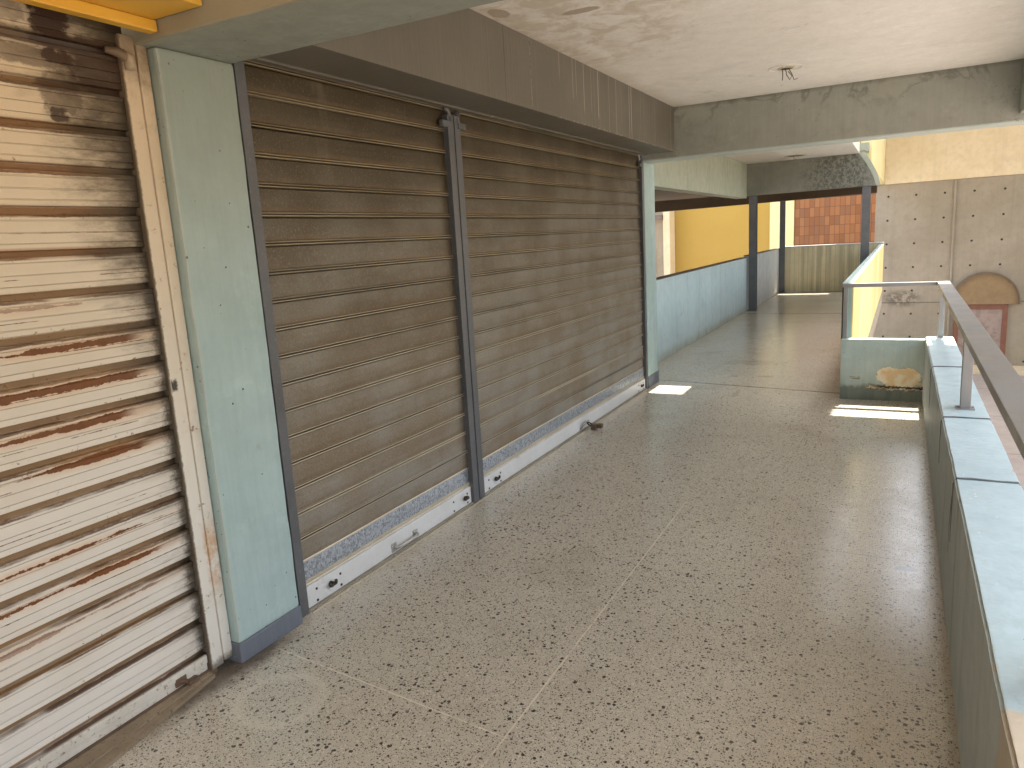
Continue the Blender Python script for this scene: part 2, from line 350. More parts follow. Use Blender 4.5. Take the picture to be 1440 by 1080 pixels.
def white_curtain():
    m = Mat('rusty_white_slats')
    P0, OFF = .1220, .1008
    k = ((m.z-OFF)/P0+.5).floor(); ph = m.z-OFF-k*P0      # -.0617 .. .0617, band at 0
    wn = m.t.nodes.new('ShaderNodeTexWhiteNoise'); wn.noise_dimensions = '1D'
    kk = ((m.z-OFF)/P0).floor(); m.t.links.new(kk.o, wn.inputs['W']); rv = E(m, wn.outputs[0])
    hp = (m.z-OFF).mod(P0)                                 # 0 .. P0 from band up to the next
    n = m.noise(1.6, 5, .6); n2 = m.noise(24, 7, .75, sc=(1, .6, 1.3), off=3); n3 = m.noise(55, 4, .7, off=6)
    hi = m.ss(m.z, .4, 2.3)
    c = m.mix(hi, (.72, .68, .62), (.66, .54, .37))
    c = m.mix(m.ss(n, .4, .7)*.35, c, (.58, .48, .34))
    gr = (hp-.030).abs().min((hp-.061).abs()).min((hp-.096).abs())
    c = m.mix(m.ss(gr, .0006, .0020, 1, 0)*.5, c, (.28, .23, .16))
    # brown grime band in each recess, crusted edge
    band = m.ss(ph.abs()+(n3-.5)*.003, .0085, .0125, 1, 0)
    c = m.mix(band, c, m.mix(n2, (.22, .125, .055), (.34, .22, .115)))
    yb = m.ss(m.noise(2.3, 4, .6, off=8), .36, .52)
    crust = m.box(ph+(n2-.5)*.012, -.018, -.0105, .0012)*yb
    c = m.mix(crust*.9, c, (.10, .042, .015))
    c = m.mix(m.ss(n3, .62, .66)*m.ss(ph.abs(), .030, .016)*yb*.8, c, (.14, .06, .022))
    # rust scars running along single slats
    mid = m.box(m.z, .42, 1.42, .12)
    w2 = m.t.nodes.new('ShaderNodeTexWhiteNoise'); w2.noise_dimensions = '1D'; m.t.links.new((kk+31.7).o, w2.inputs['W']); rw = E(m, w2.outputs[0])
    mid = mid*m.ss(rw, .06, .14)
    sn = m.noise(1.7, 3, .5, v=m.vec(m.y*1.0, kk*3.7, 0.0), off=0)
    wdt = m.ss(sn, .34, .66)*(rv*.013+.005)*mid*m.ss(m.y, 1.62, 1.50)
    ctr = (hp-(rv*.022+.072)-(m.y-1.1)*.006).abs()
    sc_ = m.ss(ctr+(n2-.5)*.030+(n3-.5)*.010-wdt, -.0003, .0004, 1, 0)*mid*m.ss(sn, .38, .42)*m.ss(m.y-rw*.16, 1.50, 1.42)
    halo = m.ss(ctr-wdt, .0, .022, 1, 0)*mid*m.ss(sn, .36, .5)
    c = m.mix(halo*.38, c, (.62, .34, .15))
    c = m.mix(sc_, c, m.mix(n3, (.11, .036, .010), (.24, .085, .022)))
    thin = m.ss((hp-(rw*.05+.045)-(m.y-1.1)*.002).abs()+(n3-.5)*.005, .0008, .0016, 1, 0)*m.ss(m.noise(4, 4, .6, v=m.vec(m.y*1.0, kk*9.1, 4.0)), .50, .54)*m.ss(m.z, .3, .5)*m.ss(m.z, 1.75, 1.5)
    c = m.mix(thin*.9, c, (.13, .05, .018))
    hi_r = m.box(m.z, 1.5, 1.95, .1)*m.ss(ph.abs(), .012, .020, 1, 0)*m.ss(m.y, 1.6, 1.45)
    c = m.mix(hi_r*.6, c, (.26, .115, .035))
    # soot creeping in from the guide rail and from above
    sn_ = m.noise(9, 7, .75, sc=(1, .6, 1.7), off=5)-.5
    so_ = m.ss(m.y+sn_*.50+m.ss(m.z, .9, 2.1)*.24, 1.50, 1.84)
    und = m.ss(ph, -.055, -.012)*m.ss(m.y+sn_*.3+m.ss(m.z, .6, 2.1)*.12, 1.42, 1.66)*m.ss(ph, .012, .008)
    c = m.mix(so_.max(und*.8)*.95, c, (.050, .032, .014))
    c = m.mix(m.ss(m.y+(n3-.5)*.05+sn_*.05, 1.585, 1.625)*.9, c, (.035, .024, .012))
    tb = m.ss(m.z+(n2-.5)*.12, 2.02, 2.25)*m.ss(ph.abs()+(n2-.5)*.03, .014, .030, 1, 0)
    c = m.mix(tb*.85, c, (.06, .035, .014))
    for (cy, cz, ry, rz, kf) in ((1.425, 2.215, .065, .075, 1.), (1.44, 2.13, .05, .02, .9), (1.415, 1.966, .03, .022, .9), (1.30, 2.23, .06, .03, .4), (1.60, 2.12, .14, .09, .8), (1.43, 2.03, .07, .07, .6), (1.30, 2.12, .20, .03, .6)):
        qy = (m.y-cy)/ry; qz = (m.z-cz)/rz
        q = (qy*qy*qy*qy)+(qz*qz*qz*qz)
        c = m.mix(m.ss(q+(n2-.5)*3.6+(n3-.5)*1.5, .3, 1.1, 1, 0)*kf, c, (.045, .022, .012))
    d, r, g, b_ = m.voro(15, off=4); c = m.mix(m.ss(d, .035, .065, 1, 0)*r.lt(.25), c, (.06, .035, .02))
    d, r, g, b_ = m.voro(33, off=9); c = m.mix(m.ss(d, .05, .12, 1, 0)*r.lt(.12)*yb, c, (.15, .06, .02))
    m.bump(n3*.5+n2*.6-sc_*1.5, .0015)
    return m.out(c, m.ss(n, .3, .7, .42, .6), 0, .4)
m_white = white_curtain()
def jambw():
    m = Mat('chipped_white_jamb_paint')
    n = m.noise(9, 6, .7); n3 = m.noise(45, 5, .7, off=2); hi = m.ss(m.z, .5, 2.2)
    c = m.mix(hi, (.72, .69, .62), (.62, .50, .34))
    c = m.mix(m.ss(n, .5, .75)*.4, c, (.45, .36, .24))
    e = m.ss(m.y+(n3-.5)*.014, 1.636, 1.643, 1, 0); c = m.mix(e*.9, c, (.10, .07, .04))
    r = m.ss(n3, .60, .65)*m.ss(n, .50, .56); c = m.mix(r*.8, c, (.20, .11, .05))
    rz = m.box(m.z+(n-.5)*.15, .36, .56, .06)*m.ss(n, .42, .56)*m.ss(m.y, 1.665, 1.69); c = m.mix(rz*.7, c, (.55, .27, .09))
    tz = m.ss(m.z+(n-.5)*.5, 1.98, 2.25); c = m.mix(tz*.75, c, (.16, .10, .05))
    q = m.box(m.z+(n3-.5)*.05, 1.08, 1.12, .008)*m.box(m.y+(n3-.5)*.02, 1.642, 1.665, .004); c = m.mix(q, c, (.06, .05, .04))
    ft = m.ss(m.z+(n3-.5)*.06, .03, .06, 1, 0); c = m.mix(ft*.8, c, (.12, .09, .06))
    m.bump(n3+n, .002)
    return m.out(c, .55)
m_jambw = jambw()
def metal(name, a, b, rough=.5, spots=(.3, .28, .24), k=.35, metal_=.0):
    m = Mat(name); n = m.noise(5, 5, .65); n2 = m.noise(60, 4, .7, off=2)
    c = m.mix(m.ss(n, .35, .65), a, b); c = m.mix(m.ss(n2, .56, .68)*k, c, spots)
    m.bump(n2*.6+n, .001)
    return m.out(c, m.ss(n, .3, .7, rough-.08, rough+.1), metal_)
m_slate = metal('slate_grey_enamel', (.095, .098, .104), (.120, .123, .130), .5, (.24, .24, .24), .3)
m_rail = metal('grey_rail_enamel', (.235, .228, .22), (.27, .262, .255), .42, (.30, .28, .26), .3)
m_rwhite = metal('white_bottom_rail_enamel', (.66, .67, .66), (.72, .73, .73), .35, (.50, .47, .40), .4)
m_rdirty = metal('dirty_white_bottom_rail', (.62, .58, .50), (.70, .67, .60), .5, (.22, .14, .08), .9)
def fascia():
    m = Mat('brown_grey_fascia_paint')
    n = m.noise(1.6, 5, .6); n2 = m.noise(22, 5, .65, off=2)
    c = m.mix(m.ss(n, .35, .65), (.125, .113, .088), (.150, .136, .108))
    c = m.mix(m.ss(n2, .5, .7)*.25, c, (.11, .095, .072))
    # pale drips of ceiling paint that ran down the board
    dn = m.noise(38, 4, .7, v=m.vec(m.y, 0.0, 0.0)); dn2 = m.noise(7, 2, .5, v=m.vec(m.y+9., 0.0, 0.0))
    ln = m.ss(m.y, 3.9, 5.3)*.36+.04
    m1 = m.ss(dn, .56, .60)*m.ss(m.z+(m.noise(40, 2, v=m.vec(m.y, 1.0, 0.0))-.5)*.5, 2.64-ln*1.0, 2.64-ln*.85)*m.ss(m.y, 4.1, 4.8)
    c = m.mix(m1*m.ss(dn2, .34, .46)*.9, c, (.46, .42, .34))
    d1 = m.ss((m.y-3.98).abs(), .002, .006, 1, 0)*m.ss(m.noise(25, 3), .45, .55); c = m.mix(d1*.5, c, (.45, .40, .33))
    lo = m.ss(m.z+(n2-.5)*.02, 2.252, 2.262, 1, 0)*m.ss(dn, .50, .6)*m.ss(m.y, 4.0, 4.6)*m.ss(m.x, -1.92, -1.91); c = m.mix(lo*.8, c, (.60, .56, .47))
    m.bump(m.ss(dn, .5, .62)*.5+n2*.4, .002)
    return m.out(c, .55)
m_fascia = fascia()
m_sign = metal('yellow_sign_panel', (.72, .40, .045), (.76, .44, .06), .45, (.6, .33, .05), .25)
m_dark = metal('dark_hole_shade', (.05, .042, .035), (.08, .065, .05), .5, (.16, .10, .06), .4, .5)
m_rust = metal('rusty_steel', (.11, .07, .045), (.17, .11, .07), .65, (.05, .03, .02), .5)
m_black = metal('gap_shadow_rubber', (.018, .016, .014), (.03, .026, .022), .8)
m_seal = metal('dark_joint_sealant', (.13, .15, .15), (.19, .21, .21), .6)
m_bead = metal('threshold_strip', (.50, .44, .33), (.58, .52, .41), .5)
m_ledge = metal('grimy_ledge', (.26, .235, .19), (.33, .30, .24), .7, (.12, .09, .06), .6)
m_sill = metal('grimy_sill', (.24, .185, .125), (.32, .255, .175), .75, (.09, .06, .04), .7)
m_alu = metal('scuffed_aluminium', (.40, .40, .38), (.52, .51, .48), .35, (.2, .18, .15), .4, .6)
m_redbr = metal('red_brown_door_paint', (.17, .062, .036), (.22, .085, .05), .45)
m_pane = metal('dusty_pink_door_panel', (.27, .205, .18), (.34, .265, .235), .3, (.24, .17, .14), .4)
m_arch = metal('tan_canopy_paint', (.23, .155, .078), (.28, .195, .10), .6, (.24, .16, .08), .3)
m_wire = metal('wire_sheath', (.10, .07, .05), (.16, .12, .08), .6)
m_plaster = metal('crumbled_plaster', (.50, .43, .24), (.62, .55, .36), .85, (.2, .14, .06), .8)
m_brown = metal('brown_door_frame', (.13, .10, .075), (.17, .13, .10), .6)
def tiles():
    m = Mat('terracotta_tiles'); W, H = .15, .29
    u = m.x/W; v = m.z/H; iu = u.floor(); iv = v.floor(); fu = u.mod(1.); fv = v.mod(1.)
    wn = m.t.nodes.new('ShaderNodeTexWhiteNoise'); wn.noise_dimensions = '2D'; m.t.links.new(m.vec(iu, iv, 0.), wn.inputs['Vector'])
    r = E(m, wn.outputs[0])
    c = m.mix(r, (.20, .080, .028), (.33, .145, .055)); c = m.mix(r.gt(.86)*.6, c, (.15, .07, .04)); c = m.mix(r.lt(.12)*.5, c, (.36, .18, .08))
    e = fu.min(1.-fu)*W; f = fv.min(1.-fv)*H
    g = m.ss(e.min(f), .004, .012, 1, 0)
    c = m.mix(g*.75, c, (.12, .045, .025)); m.bump(g*-1., .004)
    return m.out(c, .6)
m_tile = tiles()

# ------------------------------------------------------------------ builders
def link(name, me, parent=None):
    o = bpy.data.objects.new(name, me); S.collection.objects.link(o)
    if parent: o.parent = parent
    return o
def tag(o, label=None, cat=None, group=None, kind=None):
    if label: o['label'] = label
    if cat: o['category'] = cat
    if group: o['group'] = group
    if kind: o['kind'] = kind
    return o
def thing(name, loc, label, cat, group=None):
    return tag(link(name, None), label, cat, group) if loc is None else _th(name, loc, label, cat, group)
def _th(name, loc, label, cat, group):
    o = link(name, None); o.location = loc; return tag(o, label, cat, group)
class MB:
    def __init__(s): s.bm = bmesh.new()
    def box(s, x0, x1, y0, y1, z0, z1, bev=0.):
        r = bmesh.ops.create_cube(s.bm, size=1)
        for v in r['verts']:
            v.co = Vector(((x0+x1)/2+v.co.x*(x1-x0), (y0+y1)/2+v.co.y*(y1-y0), (z0+z1)/2+v.co.z*(z1-z0)))
        if bev:
            es = list({e for v in r['verts'] for e in v.link_edges})
            bmesh.ops.bevel(s.bm, geom=es, offset=bev, segments=2, profile=.6, affect='EDGES')
        return s
    def hexa(s, pts):      # 8 points, bottom ring then top ring
        v = [s.bm.verts.new(p) for p in pts]
        for f in ((3, 2, 1, 0), (4, 5, 6, 7), (0, 1, 5, 4), (1, 2, 6, 5), (2, 3, 7, 6), (3, 0, 4, 7)): s.bm.faces.new([v[i] for i in f])
        return s
    def rough(s, ax, step, amp, sc=6.):
        'cut along an axis and make faces and arrises slightly uneven'
        c = [v.co[ax] for v in s.bm.verts]; a, b = min(c), max(c); n = Vector((0, 0, 0)); n[ax] = 1; t = a+step
        while t < b-step*.5:
            q = Vector((0, 0, 0)); q[ax] = t
            bmesh.ops.bisect_plane(s.bm, geom=s.bm.verts[:]+s.bm.edges[:]+s.bm.faces[:], plane_co=q, plane_no=n)
            t += step
        for v in s.bm.verts:
            w_ = mnoise.noise_vector(v.co*sc)*amp+mnoise.noise_vector(v.co*sc*4)*amp*.4; w_[ax] = 0; v.co += w_
        return s
    def prism(s, poly, axis, a, b):   # polygon in the other two axes, extruded along axis from a to b
        def P(p, t):
            return {'x': (t, p[0], p[1]), 'y': (p[0], t, p[1]), 'z': (p[0], p[1], t)}[axis]
        A = [s.bm.verts.new(P(p, a)) for p in poly]; B = [s.bm.verts.new(P(p, b)) for p in poly]; n = len(poly)
        s.bm.faces.new(A); s.bm.faces.new(B[::-1])
        for i in range(n): s.bm.faces.new((A[i], B[i], B[(i+1) % n], A[(i+1) % n]))
        return s
    def strip(s, prof, y0, y1, cuts=1, wob=0., slat=None):       # open profile (x,z) swept along y
        rows = []
        for i in range(cuts+1):
            y = y0+(y1-y0)*i/cuts
            row = []
            for x, z in prof:
                dx = wob*math.sin(y*5.1+z*9)+wob*.6*math.sin(y*11.3-z*17); dz = wob*.5*math.sin(y*3.3+z*23)
                if slat:      # each slat hangs a little differently, with shallow dents
                    k = math.floor((z-slat[0])/slat[1]); u = (z-slat[0])/slat[1]-k
                    h1 = math.sin(k*12.9898)*43758.5453 % 1; h2 = math.sin(k*78.233+1)*9631.13 % 1
                    dx += (h1-.5)*.0022+(h2-.5)*.0016*(y-y0); dz += (h2-.5)*.0016+(h1-.5)*.0012*(y-y0)
                    dx += 4*u*(1-u)*.0045*(mnoise.noise(Vector((y*2.3, k*5.7, 1.3))))
                row.append(s.bm.verts.new((x+dx, y, z+dz)))
            rows.append(row)
        for a, b in zip(rows, rows[1:]):
            for j in range(len(prof)-1): s.bm.faces.new((a[j], a[j+1], b[j+1], b[j]))
        return s
    def tube(s, pts, r, n=8, cap=True):
        pts = [Vector(p) for p in pts]; rings = []
        rr = r if isinstance(r, (list, tuple)) else [r]*len(pts)
        for i, p in enumerate(pts):
            d = (pts[min(i+1, len(pts)-1)]-pts[max(i-1, 0)]).normalized()
            a = d.orthogonal().normalized() if abs(d.z) > .99 else d.cross(Vector((0, 0, 1))).normalized()
            b = d.cross(a)
            rings.append([s.bm.verts.new(p+(a*math.cos(t)+b*math.sin(t))*rr[i]) for t in [2*math.pi*k/n for k in range(n)]])
        for A, B in zip(rings, rings[1:]):
            for k in range(n): s.bm.faces.new((A[k], A[(k+1) % n], B[(k+1) % n], B[k]))
        if cap: s.bm.faces.new(rings[0][::-1]); s.bm.faces.new(rings[-1])
        return s
    def build(s, name, mat, parent=None, smooth=False):
        bmesh.ops.recalc_face_normals(s.bm, faces=s.bm.faces[:])
        loc = Vector((0, 0, 0)); q = parent
        while q is not None: loc += q.location; q = q.parent
        if parent is None:
            c = [v.co for v in s.bm.verts]
            loc = Vector(((min(v.x for v in c)+max(v.x for v in c))/2, (min(v.y for v in c)+max(v.y for v in c))/2, min(v.z for v in c)))
        bmesh.ops.translate(s.bm, verts=s.bm.verts[:], vec=-loc)
        me = bpy.data.meshes.new(name); s.bm.to_mesh(me); s.bm.free(); me.materials.append(mat)
        if smooth:
            for p in me.polygons: p.use_smooth = True
        o = link(name, me, parent)
        if parent is None: o.location = loc
        return o

# ------------------------------------------------------------------ the setting
b = MB(); b.prism([(-2.45, -8), (.4, -8), (.4, 6.98), (-.36, 6.98), (-.36, 18.25), (-9, 18.25), (-9, 7.33), (-2.45, 7.33)], 'z', -.3, 0)
tag(b.build('walkway_floor', m_floor), 'speckled terrazzo floor of the gallery', None, None, 'structure')
tag(MB().box(-90, 90, -70, 120, -2.9, -2.7).build('courtyard_ground', m_yard), 'grey paved courtyard one level below', None, None, 'structure')
tag(MB().box(-2.6, .92, -8, 7.0, 2.64, 2.95).build('ceiling', m_ceil), 'stained off white ceiling', None, None, 'structure')
b = MB()
HX0, HX1, HY0, HY1 = -1.95, -1.60, 7.98, 8.50   # hidden opening added in the slab to let sun onto the floor
b.box(-2.72, HX0, 7.2, 14.1, 2.64, 2.95); b.box(HX1, -.70, 7.2, 14.1, 2.64, 2.95)
b.box(HX0, HX1, 7.2, HY0, 2.64, 2.95); b.box(HX0, HX1, HY1, 14.1, 2.64, 2.95)
tag(b.build('far_ceiling', m_ceil), 'off white ceiling of the far gallery', None, None, 'structure')
b = MB(); b.box(-9, -.70, 14.4, 18.0, 2.28, 2.6); b.box(-9, -2.74, 7.35, 14.4, 2.28, 2.6)
tag(b.build('soffit', m_soff), 'brown soffit under the upper floor', None, None, 'structure')

# closed shop volume behind the shutters
MBs = MB().box(-5.5, -5.3, -8, 7.3, 0, 2.95).box(-5.3, -2.6, 7.16, 7.3, 0, 2.95)
tag(MBs.build('shop_back_wall', m_conc), 'plain concrete wall enclosing the shops', None, None, 'structure')

# ------------------------------------------------------------------ beams and pillars
def beam(name, label, mat, *boxes, bev=.008, cat='beam'):
    mb = MB()
    for bx in boxes: mb.box(*bx, bev)
    mb.rough(1 if 'edge' in name or 'lintel' in name else 0, .06, .0025)
    return tag(mb.build(name, mat), label, cat)
beam('ceiling_beam', 'smooth grey green beam crossing above the white and the first grey shutter', m_near, (-2.5, .74, 1.69, 2.06, 2.21, 2.639))
beam('ceiling_beam', 'stained green grey beam crossing at the end of the grey shutters', m_beam, (-2.52, .92, 6.98, 7.25, 2.19, 2.80))
beam('edge_beam', 'grey green beam along the open side of the ceiling', m_near, (.742, .92, -8, 6.978, 2.245, 2.638))
p = thing('pillar', (-2.33, 1.9, 0), 'teal pillar between the rusty white shutter and the grey shutter', 'pillar')
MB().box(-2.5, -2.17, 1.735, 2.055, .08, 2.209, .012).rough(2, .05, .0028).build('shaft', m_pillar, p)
MB().box(-2.504, -2.165, 1.730, 2.058, .0, .082, .006).rough(2, .02, .0015, 14).build('skirting', m_bluet, p)
p = thing('pillar', (-2.35, 7.15, 0), 'pale teal pillar beside the sunlit floor patch at the end of the grey shutters', 'pillar')
MB().box(-2.56, -2.20, 6.99, 7.328, .115, 2.189, .008).build('shaft', m_teal, p)
MB().box(-2.563, -2.196, 6.986, 7.331, .0, .117, .004).build('skirting', m_bluet, p)

# far gallery
p = thing('parapet_wall', (-2.6, 10.7, 0), 'long sky blue parapet wall under the opening to the golden wall', 'wall')
MB().box(-2.65, -2.53, 7.33, 14.1, 0, .978, .004).build('wall', m_blue, p)
MB().box(-2.655, -2.525, 7.331, 14.1, .978, .988).build('coping', m_brown, p)
beam('opening_lintel', 'pale green beam over the opening above the sky blue wall', m_lintel, (-2.72, -2.53, 7.26, 14.098, 2.045, 2.639))
p = thing('parapet_wall', (-2.55, 16.2, 0), 'faded white parapet wall between the two far left posts', 'wall')
MB().box(-2.62, -2.50, 14.30, 18.08, 0, 1.005, .004).build('wall', m_whitew, p)
MB().box(-2.625, -2.495, 14.30, 18.08, 1.005, 1.015).build('coping', m_brown, p)
p = thing('curved_beam', (-1.6, 14.2, 2.1), 'mouldy green grey beam with a curved end above the far posts', 'beam')
cv = [(-.735, 2.66), (-.66, 2.57), (-.585, 2.45), (-.52, 2.33), (-.47, 2.22), (-.432, 2.10)]
MB().prism([(-2.74, 2.09), (-.432, 2.10)]+cv[::-1][1:]+[(-2.74, 2.66)], 'y', 14.1, 14.4).build('beam_body', m_beam3, p)
o = [(x+.075-.01*i/5, z+.03) for i, (x, z) in enumerate(cv)]; o[-1] = (-.365, 2.10); o[0] = (-.62, 2.68)
MB().prism(cv+o[::-1], 'y', 14.09, 14.40).build('curved_edge', m_lintel, p)
MB().box(-.735, -.56, 14.09, 14.40, 2.662, 2.80).build('slab_edge', m_lintel, p)
p = MB().hexa([(-9, 18.02, 1.965), (-.535, 18.02, 2.10), (-.535, 18.32, 2.10), (-9, 18.32, 1.965), (-9, 18.02, 2.7), (-.535, 18.02, 2.7), (-.535, 18.32, 2.7), (-9, 18.32, 2.7)])
tag(p.build('far_beam', m_soff), 'dark brown beam framing the view of the golden wall and tiles', 'beam')
p = thing('end_parapet', (-1.4, 18.2, 0), 'board marked yellowish concrete parapet closing the end of the gallery', 'wall')
MB().box(-2.46, -.37, 18.1, 18.25, 0, 1.02, .004).build('wall', m_board, p)
MB().box(-2.47, -.36, 18.09, 18.26, 1.021, 1.045, .003).build('coping', m_whitew, p)
tag(MB().box(-.45, -.36, 7.03, 18.085, 0, 1.0, .004).build('side_parapet', m_par2), 'parapet wall of the far gallery, teal inside and sunlit yellow outside', 'wall')
def post(lab, x0, x1, y0, y1, z1):
    mb = MB(); c = .012
    mb.box(x0, x1, y0, y0+c, 0.0, z1); mb.box(x0, x1, y1-c, y1, 0.0, z1); mb.box((x0+x1)/2-.006, (x0+x1)/2+.006, y0+c, y1-c, 0, z1)
    t = thing('steel_post', ((x0+x1)/2, (y0+y1)/2, 0), lab, 'post', 'slate grey posts of the far gallery')
    mb.build('shaft', m_slate, t); MB().box(x0-.02, x1+.02, y0-.02, y1+.02, .001, .012).build('base_plate', m_slate, t)
post('slate grey steel post where the sky blue wall ends', -2.495, -2.365, 14.12, 14.26, 2.087)
post('thin slate grey steel post in the far corner by the board marked parapet', -2.49, -2.385, 17.93, 18.06, 2.06)
post('slate grey steel post behind the yellow parapet, below the mouldy beam', -.64, -.51, 14.13, 14.27, 2.097)

# beyond the gallery
tag(MB().box(-14, -3.92, 26, 26.4, -2.7, 6.5).build('golden_wall', m_gold), 'plain golden yellow wall beyond the opening', 'wall')
tag(MB().box(-3.918, -3.17, 25.96, 26.4, -2.7, 6.5).build('painted_sunlit_wall', m_paley), 'yellow wall strip with sunlight painted in as pale colour between the golden wall and the red tiles', 'wall')  # paler than the golden wall to stand for sun on this strip
tag(MB().box(-3.168, .5, 26.02, 26.4, -2.7, 6.5).build('tiled_wall', m_tile), 'red terracotta tiled wall beyond the end parapet', 'wall')
p = thing('concrete_wall', (3, 24.2, -2.7), 'tall pale concrete wall with rows of tie holes across the courtyard', 'wall')
MB().box(-.73, 9, 24.05, 24.4, -2.7, 2.49).build('wall', m_wall, p)
MB().box(1.20, 1.25, 23.99, 24.05, -2.7, 2.49, .01).build('vertical_rib', m_wall, p)
tag(MB().box(-.519, 9, 24.0, 24.4, 2.495, 6.0, .01).build('cream_beam', m_cream), 'deep cream painted beam on top of the tie hole wall', 'beam')
tag(MB().box(-.70, -.522, 14.42, 24.4, 2.495, 6.0, .01).build('yellow_side_beam', m_paley), 'pale yellow beam running back beside the curved beam end', 'beam')
tag(MB().box(1.05, 7.5, 8.6, 24.0, 6.01, 6.3).box(-.95, -.03, 7.6, 24.0, 6.01, 6.3).build('added_shade_slab', m_conc), 'unseen slabs added overhead to shade the courtyard and the gallery edge', 'slab')  # out of view, added only to shape where the sun falls
tag(MB().box(1.2, 4.2, 22.9, 24.04, -2.698, -2.64).build('painted_sunlit_ground', m_cream), 'cream slab painted in for sunlit ground at the foot of the tie hole wall', 'sunlit patch')  # raised cream slab stands for sunlit ground; the light is in its colour
# arched canopy and door
b = MB(); n = 22; cx, cz, rx, rz = 2.07, -.925, .775, .85
poly = [(cx+rx*math.cos(math.pi*i/n), cz+rz*math.sin(math.pi*i/n)**.92) for i in range(n+1)]
p = thing('arched_canopy', (cx, 24, cz), 'tan half round canopy over the red brown door', 'canopy')
b.prism(poly, 'y', 23.90, 24.048); b.build('face_panel', m_arch, p)
po = [(cx+(rx+.03)*math.cos(math.pi*i/n), cz+(rz+.03)*math.sin(math.pi*i/n)**.92) for i in range(n+1)]
MB().prism(po+poly[::-1], 'y', 23.80, 24.047).build('rim', m_brown, p)
p = thing('door', (2.0, 24, -2.7), 'red brown framed door under the arched canopy', 'door')
b = MB(); b.box(1.36, 1.48, 23.97, 24.046, -2.64, -.98, .006); b.box(2.50, 2.62, 23.97, 24.046, -2.64, -.98, .006); b.box(1.36, 2.62, 23.965, 24.046, -1.07, -.935, .006)
b.build('frame', m_redbr, p)
MB().box(1.48, 2.50, 24.0, 24.045, -2.64, -1.07).build('panel', m_pane, p)
# left bay seen through the opening
p = thing('bay_wall', (-8.6, 25.5, -2.7), 'cream wall with a flush door left of the golden wall', 'wall')
MB().box(-12, -7.35, 25.4, 25.95, -2.7, 2.4).build('wall', m_bay, p)
MB().box(-7.33, -7.10, 25.3, 25.95, -2.7, 6).build('pilaster', m_cream, p)
MB().box(-9.0, -7.35, 25.2, 25.39, 1.95, 2.12).build('ledge', m_brown, p)
MB().box(-7.92, -7.68, 25.30, 25.39, -2.7, 1.0).build('door_frame', m_brown, p)
MB().box(-8.45, -7.97, 25.34, 25.39, -2.7, .75).build('door_leaf', m_bay, p)
# opposite side of the courtyard, seen only by reflection and bounce
tag(MB().box(14, 14.5, -14, 30, -2.7, 3.2).build('courtyard_wall', m_cream), 'cream wall on the far side of the courtyard', None, None, 'structure')

# ------------------------------------------------------------------ near parapet and low return wall
def ptop(y): return .600-(y-1.5)*.0105
p = thing('parapet_wall', (.3, 3, 0), 'long pale blue parapet wall under the handrail, with dark joints across its top', 'wall')
cuts = [-8, 0.9, 2.98, 3.975, 5.45, 6.98]
for a, c in zip(cuts, cuts[1:]):
    g = .0012
    mb = MB(); y0, y1 = a+g, c-g
    mb.hexa([(.2, y0, -.3), (.4, y0, -.3), (.4, y1, -.3), (.2, y1, -.3), (.2, y0, ptop(y0)), (.4, y0, ptop(y0)), (.4, y1, ptop(y1)), (.2, y1, ptop(y1))])
    es = [e for e in mb.bm.edges if all(v.co.z > .4 for v in e.verts)]
    bmesh.ops.bevel(mb.bm, geom=es, offset=.007, segments=2, affect='EDGES')
    mb.rough(1, .06, .0022); mb.build('wall_block', m_parapet, p)
for y in (2.98, 3.975, 5.45):
    z = ptop(y); mb = MB()
    mb.box(.204, .396, y-.001, y+.001, -.2, z-.004)
    pts = [(.197, y+.012, z-.22-random.random()*.1), (.196, y+.004, z-.12), (.197, y, z-.02), (.207, y, z+.001), (.25, y+.003, z+.003), (.33, y-.004, z+.003), (.392, y+.002, z+.002), (.404, y, z-.02), (.404, y, z-.12)]
    mb.tube(pts, [.0008, .0015, .0024, .0034, .0034, .0030, .0036, .0032, .002], 6)
    if y < 3.5: mb.tube([(.198, y+.10, z-.33), (.197, y+.085, z-.2), (.198, y+.06, z-.10), (.201, y+.02, z-.015)], [.0006, .001, .0015, .002], 5)
    mb.build('joint_sealant', m_seal, p)
tag(MB().box(-.44, .196, 6.88, 6.975, -.3, .527, .006).rough(0, .04, .0025, 9).build('low_wall', m_low), 'short teal wall with a large peeled patch closing the gap by the handrail', 'wall')

# ------------------------------------------------------------------ railing
p = thing('handrail', (.3, 6.9, 1.0), 'grey flat bar handrail that turns the corner above the pale blue parapet', 'railing')
mb = MB()
mb.box(.262, .352, -1.2, 6.99, .965, 1.0, .003); mb.build('top_rail', m_rail, p)
MB().box(-.445, .262, 6.93, 6.99, .967, .999, .003).build('top_rail', m_rail, p)
for (x0, x1, y0, y1, z0) in ((.285, .330, 4.17, 4.225, .56), (.285, .330, 1.60, 1.655, .58), (.285, .325, 6.915, 6.955, .53), (-.428, -.398, 6.925, 6.955, .52), (.285, .33, -.9, -.85, .6)):
    pq = MB().box(x0, x1, y0, y1, z0, .966, .003).build('post', m_rail, p)
    if x0 > 0:
        t_ = ptop((y0+y1)/2); q = MB(); q.box(x0-.018, x1+.018, y0-.014, y1+.014, t_-.002, t_+.005, .0015)
        for bx_ in (x0-.010, x1+.010): q.tube([(bx_, (y0+y1)/2, t_+.004), (bx_, (y0+y1)/2, t_+.010)], .005, 6)
        q.build('base_plate', m_rail, pq)
MB().box(-.444, -.434, 6.932, 6.968, .5, .966).build('flat_bar', m_dark, p)

